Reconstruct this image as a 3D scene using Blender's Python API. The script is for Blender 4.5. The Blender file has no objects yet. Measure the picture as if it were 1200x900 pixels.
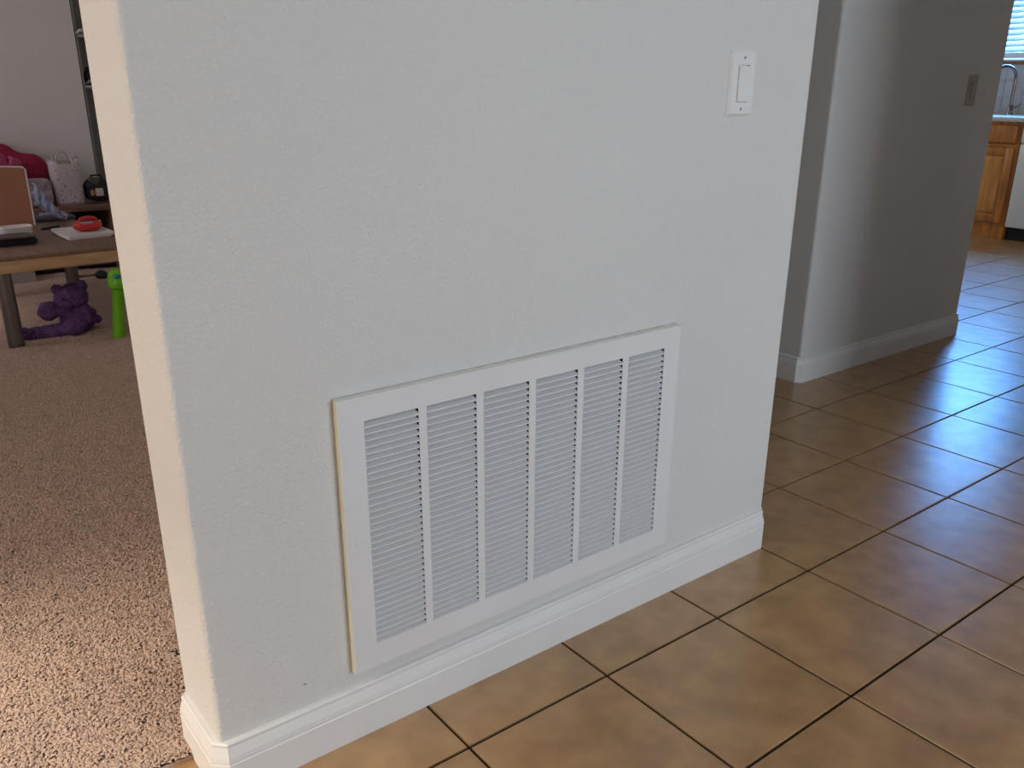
import bpy, bmesh, math, random
from mathutils import Vector, Matrix, noise
random.seed(7)
scene = bpy.context.scene
C = scene.collection

# ------------------------------------------------------------------ camera
CAM = Vector((-0.4016, -1.2264, 1.1328))
YAW, PITCH, ROLL, FPX = 0.66489, -0.36134, 0.0073, 1033.44
fwd = Vector((math.sin(YAW)*math.cos(PITCH), math.cos(YAW)*math.cos(PITCH), math.sin(PITCH)))
rgt0 = Vector((math.cos(YAW), -math.sin(YAW), 0)); up0 = rgt0.cross(fwd)
rgt = rgt0*math.cos(ROLL) + up0*math.sin(ROLL); upv = up0*math.cos(ROLL) - rgt0*math.sin(ROLL)
cd = bpy.data.cameras.new('camera'); cam = bpy.data.objects.new('camera', cd); C.objects.link(cam)
cd.sensor_width = 36; cd.lens = 36*FPX/1200; cd.shift_x = -0.00953; cd.shift_y = 0.03045; cd.clip_start = 0.02; cd.clip_end = 100
M4 = Matrix((rgt, upv, -fwd)).transposed().to_4x4(); M4.translation = CAM
cam.matrix_world = M4
scene.camera = cam
scene.view_settings.view_transform = 'Standard'; scene.view_settings.look = 'None'
scene.view_settings.exposure = 0.0; scene.view_settings.gamma = 1.0
scene.view_settings.use_curve_mapping = False

# ------------------------------------------------------------------ world and daylight
w = bpy.data.worlds.new('sky'); scene.world = w; w.use_nodes = True
wn = w.node_tree.nodes; wl = w.node_tree.links
sky = wn.new('ShaderNodeTexSky'); sky.sky_type = 'NISHITA'; sky.sun_disc = False
sky.sun_elevation = math.radians(38); sky.sun_rotation = math.radians(250)
wl.new(sky.outputs[0], wn['Background'].inputs[0]); wn['Background'].inputs[1].default_value = 0.08

def daylight(name, loc, direction, sx, sy, power, color):
    l = bpy.data.lights.new(name, 'AREA'); l.shape = 'RECTANGLE'; l.size = sx; l.size_y = sy
    l.energy = power; l.color = color
    o = bpy.data.objects.new(name, l); C.objects.link(o); o.location = loc
    o.rotation_euler = Vector(direction).to_track_quat('-Z', 'Z').to_euler()
    return o
# daylight at the window openings of the shell below; two are added fills
daylight('daylight_back_window', (1.8, -4.68, 1.45), (0, 1, 0), 2.0, 1.3, 117, (0.78, 0.865, 1.0))
daylight('daylight_patio_door', (-2.00, 0.15, 1.05), (1, 0.0, -0.15), 1.3, 1.9, 40, (1.0, 0.82, 0.68))
daylight('living_fill_light', (-2.00, 3.9, 1.5), (1, 0, -0.1), 1.0, 1.1, 20, (0.94, 0.86, 0.98))  # added fill light to brighten the living room, no known window there
sl_ = bpy.data.lights.new('hazy_sun', 'SUN'); sl_.energy = 3.5; sl_.color = (1.0, 0.84, 0.68); sl_.angle = math.radians(14)
so_ = bpy.data.objects.new('hazy_sun', sl_); C.objects.link(so_); so_.location = (-6, 0, 6)
so_.rotation_euler = Vector((1, 0.02, -0.98)).to_track_quat('-Z', 'Y').to_euler()
daylight('daylight_kitchen_window', (7.72, 2.42, 1.80), (-1, 0, 0), 1.1, 1.1, 320, (0.14, 0.42, 1.0))
daylight('kitchen_side_fill_light', (5.45, 3.75, 1.55), (0, -1, -0.1), 1.3, 1.1, 19, (1.0, 0.86, 0.72))  # added warm fill light for the oak cabinets, no known window there

# ------------------------------------------------------------------ materials
MATS = {}
def mat(name, col, rough=0.6, var=0.0, vscale=8.0, metal=0.0, bump=0.0, bscale=60.0, spec=0.5, ior=None,
        coat=0.0, col2=None, stretch=None, detail=4.0, use_random=False, bdist=0.002):
    m = bpy.data.materials.new(name); m.use_nodes = True
    nt = m.node_tree; n = nt.nodes; l = nt.links; b = n['Principled BSDF']
    b.inputs['Roughness'].default_value = rough; b.inputs['Metallic'].default_value = metal
    b.inputs['Specular IOR Level'].default_value = spec
    if ior: b.inputs['IOR'].default_value = ior
    b.inputs['Coat Weight'].default_value = coat
    tc = n.new('ShaderNodeTexCoord'); vec = tc.outputs['Object']
    if use_random:
        oi = n.new('ShaderNodeObjectInfo'); ad = n.new('ShaderNodeVectorMath'); ad.operation = 'ADD'
        ml = n.new('ShaderNodeMath'); ml.operation = 'MULTIPLY'; ml.inputs[1].default_value = 37.0
        l.new(oi.outputs['Random'], ml.inputs[0]); l.new(vec, ad.inputs[0]); l.new(ml.outputs[0], ad.inputs[1]); vec = ad.outputs[0]
    if stretch:
        mp = n.new('ShaderNodeMapping'); mp.inputs['Scale'].default_value = stretch
        l.new(vec, mp.inputs[0]); vec = mp.outputs[0]
    nz = n.new('ShaderNodeTexNoise'); nz.inputs['Scale'].default_value = vscale; nz.inputs['Detail'].default_value = detail
    l.new(vec, nz.inputs['Vector'])
    cr = n.new('ShaderNodeValToRGB'); cr.color_ramp.elements[0].position = 0.32; cr.color_ramp.elements[1].position = 0.68
    c1 = col2 if col2 else tuple(c*(1-var) for c in col); c2 = col if col2 else tuple(min(1, c*(1+var*0.6)) for c in col)
    cr.color_ramp.elements[0].color = (*c1, 1); cr.color_ramp.elements[1].color = (*c2, 1)
    l.new(nz.outputs['Fac'], cr.inputs[0]); l.new(cr.outputs[0], b.inputs['Base Color'])
    if bump:
        nb = n.new('ShaderNodeTexNoise'); nb.inputs['Scale'].default_value = bscale; nb.inputs['Detail'].default_value = 3
        l.new(vec, nb.inputs['Vector'])
        bp = n.new('ShaderNodeBump'); bp.inputs['Strength'].default_value = bump; bp.inputs['Distance'].default_value = bdist
        l.new(nb.outputs['Fac'], bp.inputs['Height']); l.new(bp.outputs[0], b.inputs['Normal'])
    MATS[name] = m
    return m

def wall_paint():
    # off-white paint over an orange-peel skin: small soft blobs
    m = mat('wall_paint', (0.72, 0.71, 0.69), 0.62, var=0.03, vscale=1.3)
    n = m.node_tree.nodes; l = m.node_tree.links; b = n['Principled BSDF']
    tc = n['Texture Coordinate'] if 'Texture Coordinate' in n else [x for x in n if x.type == 'TEX_COORD'][0]
    a = n.new('ShaderNodeTexNoise'); a.inputs['Scale'].default_value = 190; a.inputs['Detail'].default_value = 1.5
    a.inputs['Distortion'].default_value = 0.25
    l.new(tc.outputs['Object'], a.inputs['Vector'])
    r = n.new('ShaderNodeValToRGB'); r.color_ramp.elements[0].position = 0.30; r.color_ramp.elements[1].position = 0.75
    l.new(a.outputs['Fac'], r.inputs[0])
    bp = n.new('ShaderNodeBump'); bp.inputs['Strength'].default_value = 0.50; bp.inputs['Distance'].default_value = 0.0022
    l.new(r.outputs[0], bp.inputs['Height']); l.new(bp.outputs[0], b.inputs['Normal'])
    return m
def tile_mat():
    m = mat('brown_tile', (0.46, 0.270, 0.112), 0.29, vscale=14, col2=(0.325, 0.180, 0.070), detail=12.0,
            bump=0.08, bscale=26.0, ior=1.95, use_random=True, bdist=0.003)
    return m
def carpet_mat():
    m = mat('carpet_pile', (0.62, 0.46, 0.37), 0.95, vscale=2.2, col2=(0.53, 0.385, 0.31), spec=0.1)
    return m
wallm = wall_paint(); tilem = tile_mat(); carpm = carpet_mat()
mat('ceiling_paint', (0.78, 0.77, 0.74), 0.8, var=0.03, bump=0.3, bscale=90)
mat('trim_white', (0.80, 0.795, 0.785), 0.36, var=0.03, vscale=5, bump=0.04, bscale=40)
mat('grille_white', (0.79, 0.785, 0.785), 0.38, var=0.02, vscale=6)
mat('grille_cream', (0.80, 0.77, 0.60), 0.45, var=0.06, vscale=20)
mat('louver_white', (0.75, 0.75, 0.765), 0.42, var=0.03, vscale=9)
mat('duct_shade', (0.012, 0.011, 0.010), 0.9, var=0.2)
mat('grout', (0.014, 0.010, 0.008), 0.9, var=0.35, vscale=30)
mat('caulk', (0.50, 0.50, 0.45), 0.7, var=0.15, vscale=40)
mat('switch_white', (0.80, 0.80, 0.80), 0.28, var=0.02)
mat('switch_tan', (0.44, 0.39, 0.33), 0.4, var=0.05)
mat('screw_metal', (0.35, 0.35, 0.36), 0.4, var=0.1, metal=0.8)
mat('table_wood', (0.24, 0.145, 0.095), 0.42, vscale=9, col2=(0.15, 0.088, 0.06), stretch=(6, 0.7, 6))
mat('table_edge', (0.58, 0.38, 0.22), 0.45, vscale=10, col2=(0.46, 0.29, 0.16), stretch=(0.8, 6, 6))
mat('bench_wood', (0.24, 0.135, 0.085), 0.45, vscale=10, col2=(0.15, 0.08, 0.05), stretch=(0.8, 6, 6))
mat('bench_dark', (0.030, 0.024, 0.022), 0.6, var=0.3)
mat('leg_metal', (0.20, 0.185, 0.17), 0.32, var=0.1, metal=0.75)
mat('oak', (0.60, 0.23, 0.042), 0.38, vscale=7, col2=(0.33, 0.12, 0.025), stretch=(5, 5, 0.6), coat=0.2)
mat('oak_panel', (0.70, 0.31, 0.07), 0.35, vscale=7, col2=(0.44, 0.18, 0.04), stretch=(5, 5, 0.6), coat=0.2)
mat('counter', (0.62, 0.58, 0.55), 0.3, var=0.15, vscale=60)
mat('appliance_white', (0.70, 0.71, 0.66), 0.35, var=0.02)
mat('black_plastic', (0.012, 0.012, 0.014), 0.4, var=0.2)
mat('gloss_black', (0.010, 0.010, 0.013), 0.08, var=0.2)
mat('chrome', (0.20, 0.18, 0.165), 0.16, var=0.05, metal=1.0)
mat('backsplash', (0.42, 0.41, 0.38), 0.3, var=0.12, vscale=20)
mat('sill_wood', (0.30, 0.10, 0.06), 0.5, var=0.15)
mat('window_vinyl', (0.78, 0.78, 0.78), 0.4, var=0.02)
mat('copper_board', (0.40, 0.175, 0.105), 0.4, var=0.05, vscale=3, metal=0.1)
mat('plastic_white', (0.75, 0.73, 0.72), 0.35, var=0.03)
mat('bear_purple', (0.145, 0.075, 0.20), 0.95, var=0.35, vscale=28, bump=0.8, bscale=180, spec=0.1, bdist=0.005)
mat('green_plastic', (0.16, 0.50, 0.012), 0.32, var=0.06)
mat('teal_button', (0.02, 0.20, 0.22), 0.15, var=0.2)
mat('magenta_cloth', (0.33, 0.012, 0.055), 0.85, var=0.3, vscale=6, bump=0.3, bscale=40)
mat('pink_plush', (0.42, 0.07, 0.16), 0.95, var=0.25, vscale=20, bump=0.6, bscale=120)
mat('purple_cloth', (0.10, 0.03, 0.17), 0.9, vscale=24, col2=(0.55, 0.45, 0.60), stretch=(3, 0.4, 0.4))
mat('pillow_white', (0.52, 0.47, 0.48), 0.85, vscale=22, col2=(0.33, 0.29, 0.32), stretch=(1, 1, 3))
mat('black_cloth', (0.016, 0.015, 0.017), 0.7, var=0.3)
mat('olive', (0.085, 0.080, 0.045), 0.6, var=0.5, vscale=40)
mat('label_white', (0.55, 0.51, 0.47), 0.6, var=0.1)
mat('label_orange', (0.46, 0.22, 0.09), 0.6, var=0.1)
mat('red_plastic', (0.52, 0.028, 0.022), 0.28, var=0.1)
mat('grey_blue', (0.26, 0.28, 0.38), 0.3, var=0.2)
mat('slate', (0.075, 0.07, 0.085), 0.45, var=0.25)
mat('blue_stripe', (0.72, 0.78, 0.95), 0.6, vscale=60, col2=(0.10, 0.15, 0.42), stretch=(1, 0.25, 0.25))
mat('box_cream', (0.40, 0.35, 0.31), 0.8, var=0.1)
mat('tan_paper', (0.42, 0.30, 0.22), 0.85, var=0.15)
mat('shelf_white', (0.56, 0.54, 0.54), 0.5, var=0.05)
mat('shelf_grey', (0.42, 0.42, 0.39), 0.6, var=0.1, vscale=3)
mat('scuff', (0.10, 0.09, 0.08), 0.8, var=0.2)

def bag_print():
    m = mat('bag_print', (0.60, 0.55, 0.56), 0.7, var=0.05)
    n = m.node_tree.nodes; l = m.node_tree.links; b = n['Principled BSDF']
    tc = [x for x in n if x.type == 'TEX_COORD'][0]
    base = [x for x in n if x.type == 'VALTORGB'][0]
    out = base.outputs[0]
    for sc, thr, col in ((30, 0.20, (0.42, 0.24, 0.28)), (36, 0.17, (0.26, 0.22, 0.23))):
        v = n.new('ShaderNodeTexVoronoi'); v.inputs['Scale'].default_value = sc
        l.new(tc.outputs['Object'], v.inputs['Vector'])
        lt = n.new('ShaderNodeMath'); lt.operation = 'LESS_THAN'; lt.inputs[1].default_value = thr
        l.new(v.outputs['Distance'], lt.inputs[0])
        mx = n.new('ShaderNodeMix'); mx.data_type = 'RGBA'
        l.new(lt.outputs[0], mx.inputs['Factor']); l.new(out, mx.inputs['A']); mx.inputs['B'].default_value = (*col, 1)
        out = mx.outputs['Result']
    l.new(out, b.inputs['Base Color'])
bag_print()
def slat_mat():
    m = mat('blind_slat', (0.62, 0.64, 0.70), 0.5, var=0.02)
    n = m.node_tree.nodes; l = m.node_tree.links; b = n['Principled BSDF']
    t = n.new('ShaderNodeBsdfTranslucent'); t.inputs[0].default_value = (0.80, 0.86, 0.95, 1)
    mx = n.new('ShaderNodeMixShader'); mx.inputs[0].default_value = 0.08
    l.new(b.outputs[0], mx.inputs[1]); l.new(t.outputs[0], mx.inputs[2])
    l.new(mx.outputs[0], n['Material Output'].inputs['Surface'])
slat_mat()
def glass_mat():
    m = bpy.data.materials.new('pane_glass'); m.use_nodes = True; n = m.node_tree.nodes; l = m.node_tree.links
    n.remove(n['Principled BSDF'])
    t = n.new('ShaderNodeBsdfTransparent'); g = n.new('ShaderNodeBsdfGlossy'); g.inputs['Roughness'].default_value = 0.02
    t.inputs[0].default_value = (0.95, 0.97, 0.97, 1)
    lw = n.new('ShaderNodeLayerWeight'); lw.inputs[0].default_value = 0.25
    pw = n.new('ShaderNodeMath'); pw.operation = 'POWER'; pw.inputs[1].default_value = 4.0; l.new(lw.outputs['Facing'], pw.inputs[0])
    fr = n.new('ShaderNodeMath'); fr.operation = 'MULTIPLY_ADD'; fr.inputs[1].default_value = 0.6; fr.inputs[2].default_value = 0.04; l.new(pw.outputs[0], fr.inputs[0])
    mx = n.new('ShaderNodeMixShader')
    l.new(fr.outputs[0], mx.inputs[0]); l.new(t.outputs[0], mx.inputs[1]); l.new(g.outputs[0], mx.inputs[2])
    l.new(mx.outputs[0], n['Material Output'].inputs['Surface']); MATS['pane_glass'] = m
glass_mat()

# ------------------------------------------------------------------ helpers
def obj(name, bm, material, parent=None, smooth=False, loc=None):
    me = bpy.data.meshes.new(name)
    bmesh.ops.recalc_face_normals(bm, faces=bm.faces)
    bm.to_mesh(me); bm.free()
    me.materials.append(MATS[material] if isinstance(material, str) else material)
    if smooth:
        me.polygons.foreach_set('use_smooth', [True]*len(me.polygons))
        if smooth != 'all':
            me.set_sharp_from_angle(angle=math.radians(40))
    o = bpy.data.objects.new(name, me); C.objects.link(o)
    if parent is not None: o.parent = parent
    if loc is not None: o.location = loc
    return o
def tag(o, label, cat, group=None):
    o['label'] = label; o['category'] = cat
    if group: o['group'] = group
    return o
def thing(name, label, cat, loc=(0, 0, 0), rz=0.0, group=None):
    o = bpy.data.objects.new(name, None); C.objects.link(o); o.empty_display_size = 0.05
    o.location = loc; o.rotation_euler = (0, 0, rz)
    return tag(o, label, cat, group)
def struct(name, bm, material, parent=None, smooth=False):
    o = obj(name, bm, material, parent, smooth)
    if parent is None: o['kind'] = 'structure'
    return o
def struct_empty(name, loc=(0, 0, 0)):
    o = bpy.data.objects.new(name, None); C.objects.link(o); o.location = loc; o['kind'] = 'structure'; o.empty_display_size = 0.05
    return o
def B(): return bmesh.new()
def box(bm, x0, x1, y0, y1, z0, z1, bev=0.0, seg=2):
    t = bmesh.new() if bev else bm
    vs = [t.verts.new((x, y, z)) for x in (x0, x1) for y in (y0, y1) for z in (z0, z1)]
    for f in ((0,1,3,2), (4,6,7,5), (0,4,5,1), (2,3,7,6), (0,2,6,4), (1,5,7,3)): t.faces.new([vs[i] for i in f])
    if bev:
        bmesh.ops.recalc_face_normals(t, faces=t.faces)
        bmesh.ops.bevel(t, geom=t.edges[:], offset=bev, segments=seg, affect='EDGES', profile=0.5)
        merge(bm, t)
    return bm
def merge(bm, t):
    me = bpy.data.meshes.new('tmp'); t.to_mesh(me); t.free(); bm.from_mesh(me); bpy.data.meshes.remove(me)
def prism(bm, pts, z0, z1):
    a = [bm.verts.new((x, y, z0)) for x, y in pts]; b = [bm.verts.new((x, y, z1)) for x, y in pts]
    n = len(pts); bm.faces.new(a); bm.faces.new(b)
    for i in range(n): bm.faces.new((a[i], a[(i+1) % n], b[(i+1) % n], b[i]))
    return bm
def lathe(bm, prof, seg=24, c=(0, 0, 0)):
    rings = []
    for r, z in prof:
        rings.append([bm.verts.new((c[0]+r*math.cos(2*math.pi*i/seg), c[1]+r*math.sin(2*math.pi*i/seg), c[2]+z)) for i in range(seg)])
    for a, b in zip(rings, rings[1:]):
        for i in range(seg): bm.faces.new((a[i], a[(i+1) % seg], b[(i+1) % seg], b[i]))
    bm.faces.new(rings[0]); bm.faces.new(rings[-1])
    return bm
def tube(bm, pts, r, seg=10):
    pts = [Vector(p) for p in pts]; rings = []; ref = Vector((0.31, 0.52, 0.79))
    rr = r if isinstance(r, (list, tuple)) else [r]*len(pts)
    for i, p in enumerate(pts):
        d = (pts[min(i+1, len(pts)-1)] - pts[max(i-1, 0)]).normalized()
        a = d.cross(ref).normalized(); b = d.cross(a)
        rings.append([bm.verts.new(p + (a*math.cos(2*math.pi*k/seg) + b*math.sin(2*math.pi*k/seg))*rr[i]) for k in range(seg)])
    for a, b in zip(rings, rings[1:]):
        for k in range(seg): bm.faces.new((a[k], a[(k+1) % seg], b[(k+1) % seg], b[k]))
    bm.faces.new(rings[0]); bm.faces.new(rings[-1])
    return bm
def blob(bm, c, r, nz=0.0, fr=8.0, e=1.0, sub=4, seed=0.0):
    """soft rounded lump: a superellipsoid with wrinkles"""
    t = bmesh.new(); bmesh.ops.create_icosphere(t, subdivisions=sub, radius=1.0)
    for v in t.verts:
        p = v.co.normalized()
        q = Vector([math.copysign(abs(k)**e, k) for k in p])
        q = Vector((q.x*r[0], q.y*r[1], q.z*r[2]))
        if nz: q += p * nz * noise.noise(Vector((q.x*fr+seed, q.y*fr, q.z*fr)))
        v.co = q + Vector(c)
    merge(bm, t)
    return bm
def round_rect(x0, x1, y0, y1, r, seg=6):
    pts = []
    for cx, cy, a0 in ((x1-r, y0+r, -90), (x1-r, y1-r, 0), (x0+r, y1-r, 90), (x0+r, y0+r, 180)):
        for i in range(seg+1):
            a = math.radians(a0 + 90*i/seg); pts.append((cx+r*math.cos(a), cy+r*math.sin(a)))
    return pts
def applied(o):
    """bake a thing's modifiers into its mesh"""
    dg = bpy.context.evaluated_depsgraph_get(); me = bpy.data.meshes.new_from_object(o.evaluated_get(dg))
    o.modifiers.clear(); o.data = me
    return o

# ------------------------------------------------------------------ the shell
CEIL = 2.45
XL, XR, WT = -0.0705, 1.3523, 0.172          # the stub wall with the grille
X2, X2E, Y2, Y2B = 2.577, 3.828, 0.757, 2.70   # the block at the far side of the passage
XW, XE, YS, YN = -1.90, 7.50, -4.60, 5.25
GX0, GX1, GZ0, GZ1, GT = 0.175, 0.9705, 0.1407, 0.6573, 0.0162

# stub wall with rounded plaster corners and the duct hole behind the grille
wm = struct('wall_main', prism(B(), round_rect(XL, XR, 0, WT, 0.010, 8), -0.01, CEIL), wallm, smooth=True)
cut = obj('cutter', box(B(), GX0+0.03, GX1-0.03, -0.1, 0.13, GZ0+0.03, GZ1-0.03), 'duct_shade')
bo = wm.modifiers.new('hole', 'BOOLEAN'); bo.object = cut; bo.operation = 'DIFFERENCE'; bo.solver = 'EXACT'
bpy.context.view_layer.update(); applied(wm); bpy.data.objects.remove(cut)
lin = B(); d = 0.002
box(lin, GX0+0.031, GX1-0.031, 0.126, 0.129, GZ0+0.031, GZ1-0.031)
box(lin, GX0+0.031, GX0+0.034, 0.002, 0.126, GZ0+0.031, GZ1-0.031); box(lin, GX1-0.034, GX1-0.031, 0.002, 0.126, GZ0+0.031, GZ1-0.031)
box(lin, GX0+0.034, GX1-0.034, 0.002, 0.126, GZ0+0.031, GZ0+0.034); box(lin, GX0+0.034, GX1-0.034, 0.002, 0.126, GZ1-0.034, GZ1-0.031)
struct('duct_shade_box', lin, 'duct_shade', wm)  # near-black box, the duct's inner shade put into its colour
struct('paint_chip', box(B(), 0.083, 0.089, -0.0006, 0.001, 0.1515, 0.1530), 'scuff', wm)

struct('wall_passage', prism(B(), round_rect(X2, X2E, Y2, Y2B, 0.015, 8), -0.01, CEIL), wallm, smooth=True)
struct('wall_partition', box(B(), XR-0.015, XR+0.085, WT+0.16, YN, -0.01, CEIL), wallm)  # gap at its near end added to let warm light into the passage
struct('wall_passage_end', box(B(), XR+0.085, X2, Y2B-0.1, Y2B, -0.01, CEIL), wallm)
struct('wall_shade_stub', prism(B(), round_rect(2.52, 3.60, -0.56, -0.40, 0.015, 8), -0.01, CEIL), wallm, smooth=True)  # unseen stub, added and sized to shade the far end of the passage wall
def wall_with_holes(name, axis, p0, p1, a0, a1, holes):
    """wall along x (axis 0) or y (axis 1), thickness p0..p1, with rectangular openings (a0,a1,z0,z1)"""
    bm = B(); cur = a0
    def seg(s0, s1, z0, z1):
        if axis == 0: box(bm, s0, s1, p0, p1, z0, z1)
        else: box(bm, p0, p1, s0, s1, z0, z1)
    for h in sorted(holes):
        seg(cur, h[0], -0.01, CEIL)
        if h[2] > 0: seg(h[0], h[1], -0.01, h[2])
        seg(h[0], h[1], h[3], CEIL); cur = h[1]
    seg(cur, a1, -0.01, CEIL)
    return struct(name, bm, wallm)
BWIN = (0.80, 2.80, 0.80, 2.10); PDOOR = (-0.50, 0.80, 0.03, 2.05); LFILL = (3.4, 4.4, 0.95, 2.05)
KWIN = (1.95, 2.90, 1.32, 2.25); NFILL = (4.80, 6.10, 1.0, 2.1)
wall_with_holes('wall_back', 0, YS-0.12, YS, XW-0.12, XE+0.12, [BWIN])
wall_with_holes('wall_left', 1, XW-0.12, XW, YS, YN+0.3, [PDOOR, LFILL])
wk = wall_with_holes('wall_kitchen', 1, XE, XE+0.12, YS, YN+0.3, [KWIN])
struct('wall_living', box(B(), XW, 1.086, YN, YN+0.12, -0.01, CEIL), wallm)
struct('wall_alcove', box(B(), 1.0, XR+0.105, YN+0.30, YN+0.36, -0.01, CEIL), wallm)
wall_with_holes('wall_kitchen_north', 0, Y2B+0.9, Y2B+1.0, X2E-0.3, XE, [NFILL])
struct('ceiling', box(B(), XW-0.12, XE+0.12, YS-0.12, YN+0.36, CEIL, CEIL+0.1), 'ceiling_paint')

# windows and the patio door: frame, sash bars, pane
def window(name, axis, p, a0, a1, z0, z1, bars):
    e = struct_empty(name)
    t = 0.045
    def b2(bm, s0, s1, y0, y1, zz0, zz1):
        if axis == 0: box(bm, s0, s1, y0, y1, zz0, zz1)
        else: box(bm, y0, y1, s0, s1, zz0, zz1)
    f = B()
    b2(f, a0, a0+t, p-0.03, p+0.03, z0, z1); b2(f, a1-t, a1, p-0.03, p+0.03, z0, z1)
    b2(f, a0+t, a1-t, p-0.03, p+0.03, z0, z0+t); b2(f, a0+t, a1-t, p-0.03, p+0.03, z1-t, z1)
    obj('window_frame', f, 'window_vinyl', e)
    for q in bars:
        m = B(); b2(m, q-0.02, q+0.02, p-0.02, p+0.02, z0+t, z1-t); obj('sash_bar', m, 'window_vinyl', e)
    g = B(); b2(g, a0+t, a1-t, p-0.002, p+0.002, z0+t, z1-t); obj('pane', g, 'pane_glass', e)
    return e
window('window_1', 0, YS-0.06, *BWIN, [(BWIN[0]+BWIN[1])/2])
window('door_1', 1, XW-0.06, *PDOOR, [(PDOOR[0]+PDOOR[1])/2])
window('window_fill_living', 1, XW-0.06, *LFILL, [])  # added opening for the living room fill light
window('window_fill_kitchen', 0, Y2B+0.95, *NFILL, [5.45])  # added opening for the warm kitchen fill light
window('window_3', 1, XE+0.08, *KWIN, [(KWIN[0]+KWIN[1])/2])

# ------------------------------------------------------------------ tiled floor: each tile in view is a piece of its own
S, TX, TY, GW = 0.3412, 1.3446, -0.1571, 0.0065
fb = B()
box(fb, XW, XE, YS, 0.12, -0.03, -0.0048); box(fb, XR-0.02, XE, 0.12, YN, -0.03, -0.0048)
floor = struct('floor', fb, 'grout')
solids = [(XL, XR, 0, WT), (X2, X2E, Y2, Y2B), (2.52, 3.60, -0.56, -0.40), (XW-1, XR-0.02, 0.12, 9), (XW-1, XR+0.085, WT+0.16, 9),
          (XW-1, X2, Y2B-0.1, 9), (X2, XE+1, Y2B+0.9, 9)]
def subtract(r, s):
    x0, x1, y0, y1 = r; a0, a1, b0, b1 = s
    if a0 >= x1 or a1 <= x0 or b0 >= y1 or b1 <= y0: return [r]
    out = []
    if b0 > y0: out.append((x0, x1, y0, b0))
    if b1 < y1: out.append((x0, x1, b1, y1))
    m0, m1 = max(y0, b0), min(y1, b1)
    if a0 > x0: out.append((x0, a0, m0, m1))
    if a1 < x1: out.append((a1, x1, m0, m1))
    return [q for q in out if q[1]-q[0] > 0.004 and q[3]-q[2] > 0.004]
def proj(p):
    d = Vector(p) - CAM; z = d.dot(fwd)
    if z < 0.2: return None
    return 611.4+FPX*d.dot(rgt)/z, 486.5-FPX*d.dot(upv)/z, z
def hidden(p):
    for (x0, x1, y) in ((XL, XR, 0), (X2, X2E, Y2)):
        if p[1] > y > CAM.y:
            t = (y-CAM.y)/(p[1]-CAM.y); x = CAM.x + t*(p[0]-CAM.x)
            if x0+0.15 < x < x1-0.3: return True
    return False
def tile_mesh(bm, w_, h_, bev):
    box(bm, -w_/2, w_/2, -h_/2, h_/2, -0.009, 0.0)
    if bev:
        bmesh.ops.recalc_face_normals(bm, faces=bm.faces)
        ed = [e for e in bm.edges if all(abs(v.co.z) < 1e-6 for v in e.verts)]
        bmesh.ops.bevel(bm, geom=ed, offset=0.0018, segments=2, affect='EDGES', profile=0.5)
full_me = None; pieces = []
for i in range(-14, 19):
    for j in range(-14, 16):
        r0 = (TX+i*S+GW/2, TX+(i+1)*S-GW/2, TY+j*S+GW/2, TY+(j+1)*S-GW/2)
        r0 = (max(r0[0], XW), min(r0[1], XE), max(r0[2], YS), min(r0[3], YN))
        if r0[1]-r0[0] < 0.01 or r0[3]-r0[2] < 0.01: continue
        rs = [r0]
        for s in solids: rs = [q for r in rs for q in subtract(r, s)]
        for r in rs:
            c = ((r[0]+r[1])/2, (r[2]+r[3])/2, 0); vis = 0
            for q in [c] + [(x, y, 0) for x in r[:2] for y in r[2:]]:
                pr = proj(q)
                if pr and -60 < pr[0] < 1300 and -60 < pr[1] < 1010 and not hidden(q): vis = 1
            dd = (Vector(c)-CAM).length
            pieces.append((0 if vis else 1, dd, r, c))
pieces.sort(); rest = B(); ntile = 0
for vis, dd, r, c in pieces:
    w_, h_ = r[1]-r[0], r[3]-r[2]
    if vis == 0 and ntile < 298:
        ntile += 1
        if abs(w_-(S-GW)) < 1e-4 and abs(h_-(S-GW)) < 1e-4:
            if full_me is None:
                t = B(); tile_mesh(t, w_, h_, True); o = obj('floor_tile', t, tilem, floor); full_me = o.data
            else:
                o = bpy.data.objects.new('floor_tile', full_me); C.objects.link(o); o.parent = floor
        else:
            t = B(); tile_mesh(t, w_, h_, False); o = obj('floor_tile', t, tilem, floor)
        o.location = c
    else:
        box(rest, r[0], r[1], r[2], r[3], -0.009, 0.0)
ro = obj('floor_tiles_beyond', rest, tilem, floor); ro['kind'] = 'stuff'

# ------------------------------------------------------------------ carpet
cb = B(); box(cb, XW, XR-0.02, 0.12, YN+0.0, -0.02, 0.006)
carpet = struct('floor_carpet', cb, carpm)
# pile: short bent tufts scattered over the carpet in view
tb = B()
for k in range(3):
    a = k*2.1+0.3; dx, dy = math.cos(a), math.sin(a); px_, py_ = -dy, dx; wv = 0.0019
    pts = [(0.0005*dx, 0.0005*dy, 0), (0.0015*dx, 0.0015*dy, 0.0045), (0.0050*dx, 0.0050*dy, 0.0078), (0.0085*dx, 0.0085*dy, 0.0070)]
    row = []
    for q, (x, y, z) in enumerate(pts):
        ww = wv*(1.0 if q < 3 else 0.55)
        row.append((tb.verts.new((x-px_*ww, y-py_*ww, z)), tb.verts.new((x, y, z+0.0012)), tb.verts.new((x+px_*ww, y+py_*ww, z))))
    for u, v in zip(row, row[1:]):
        tb.faces.new((u[0], u[1], v[1], v[0])); tb.faces.new((u[1], u[2], v[2], v[1]))
tuft = obj('carpet_tuft', tb, carpm, None, 'all'); tuft_me = tuft.data
bpy.data.objects.remove(tuft)
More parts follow.
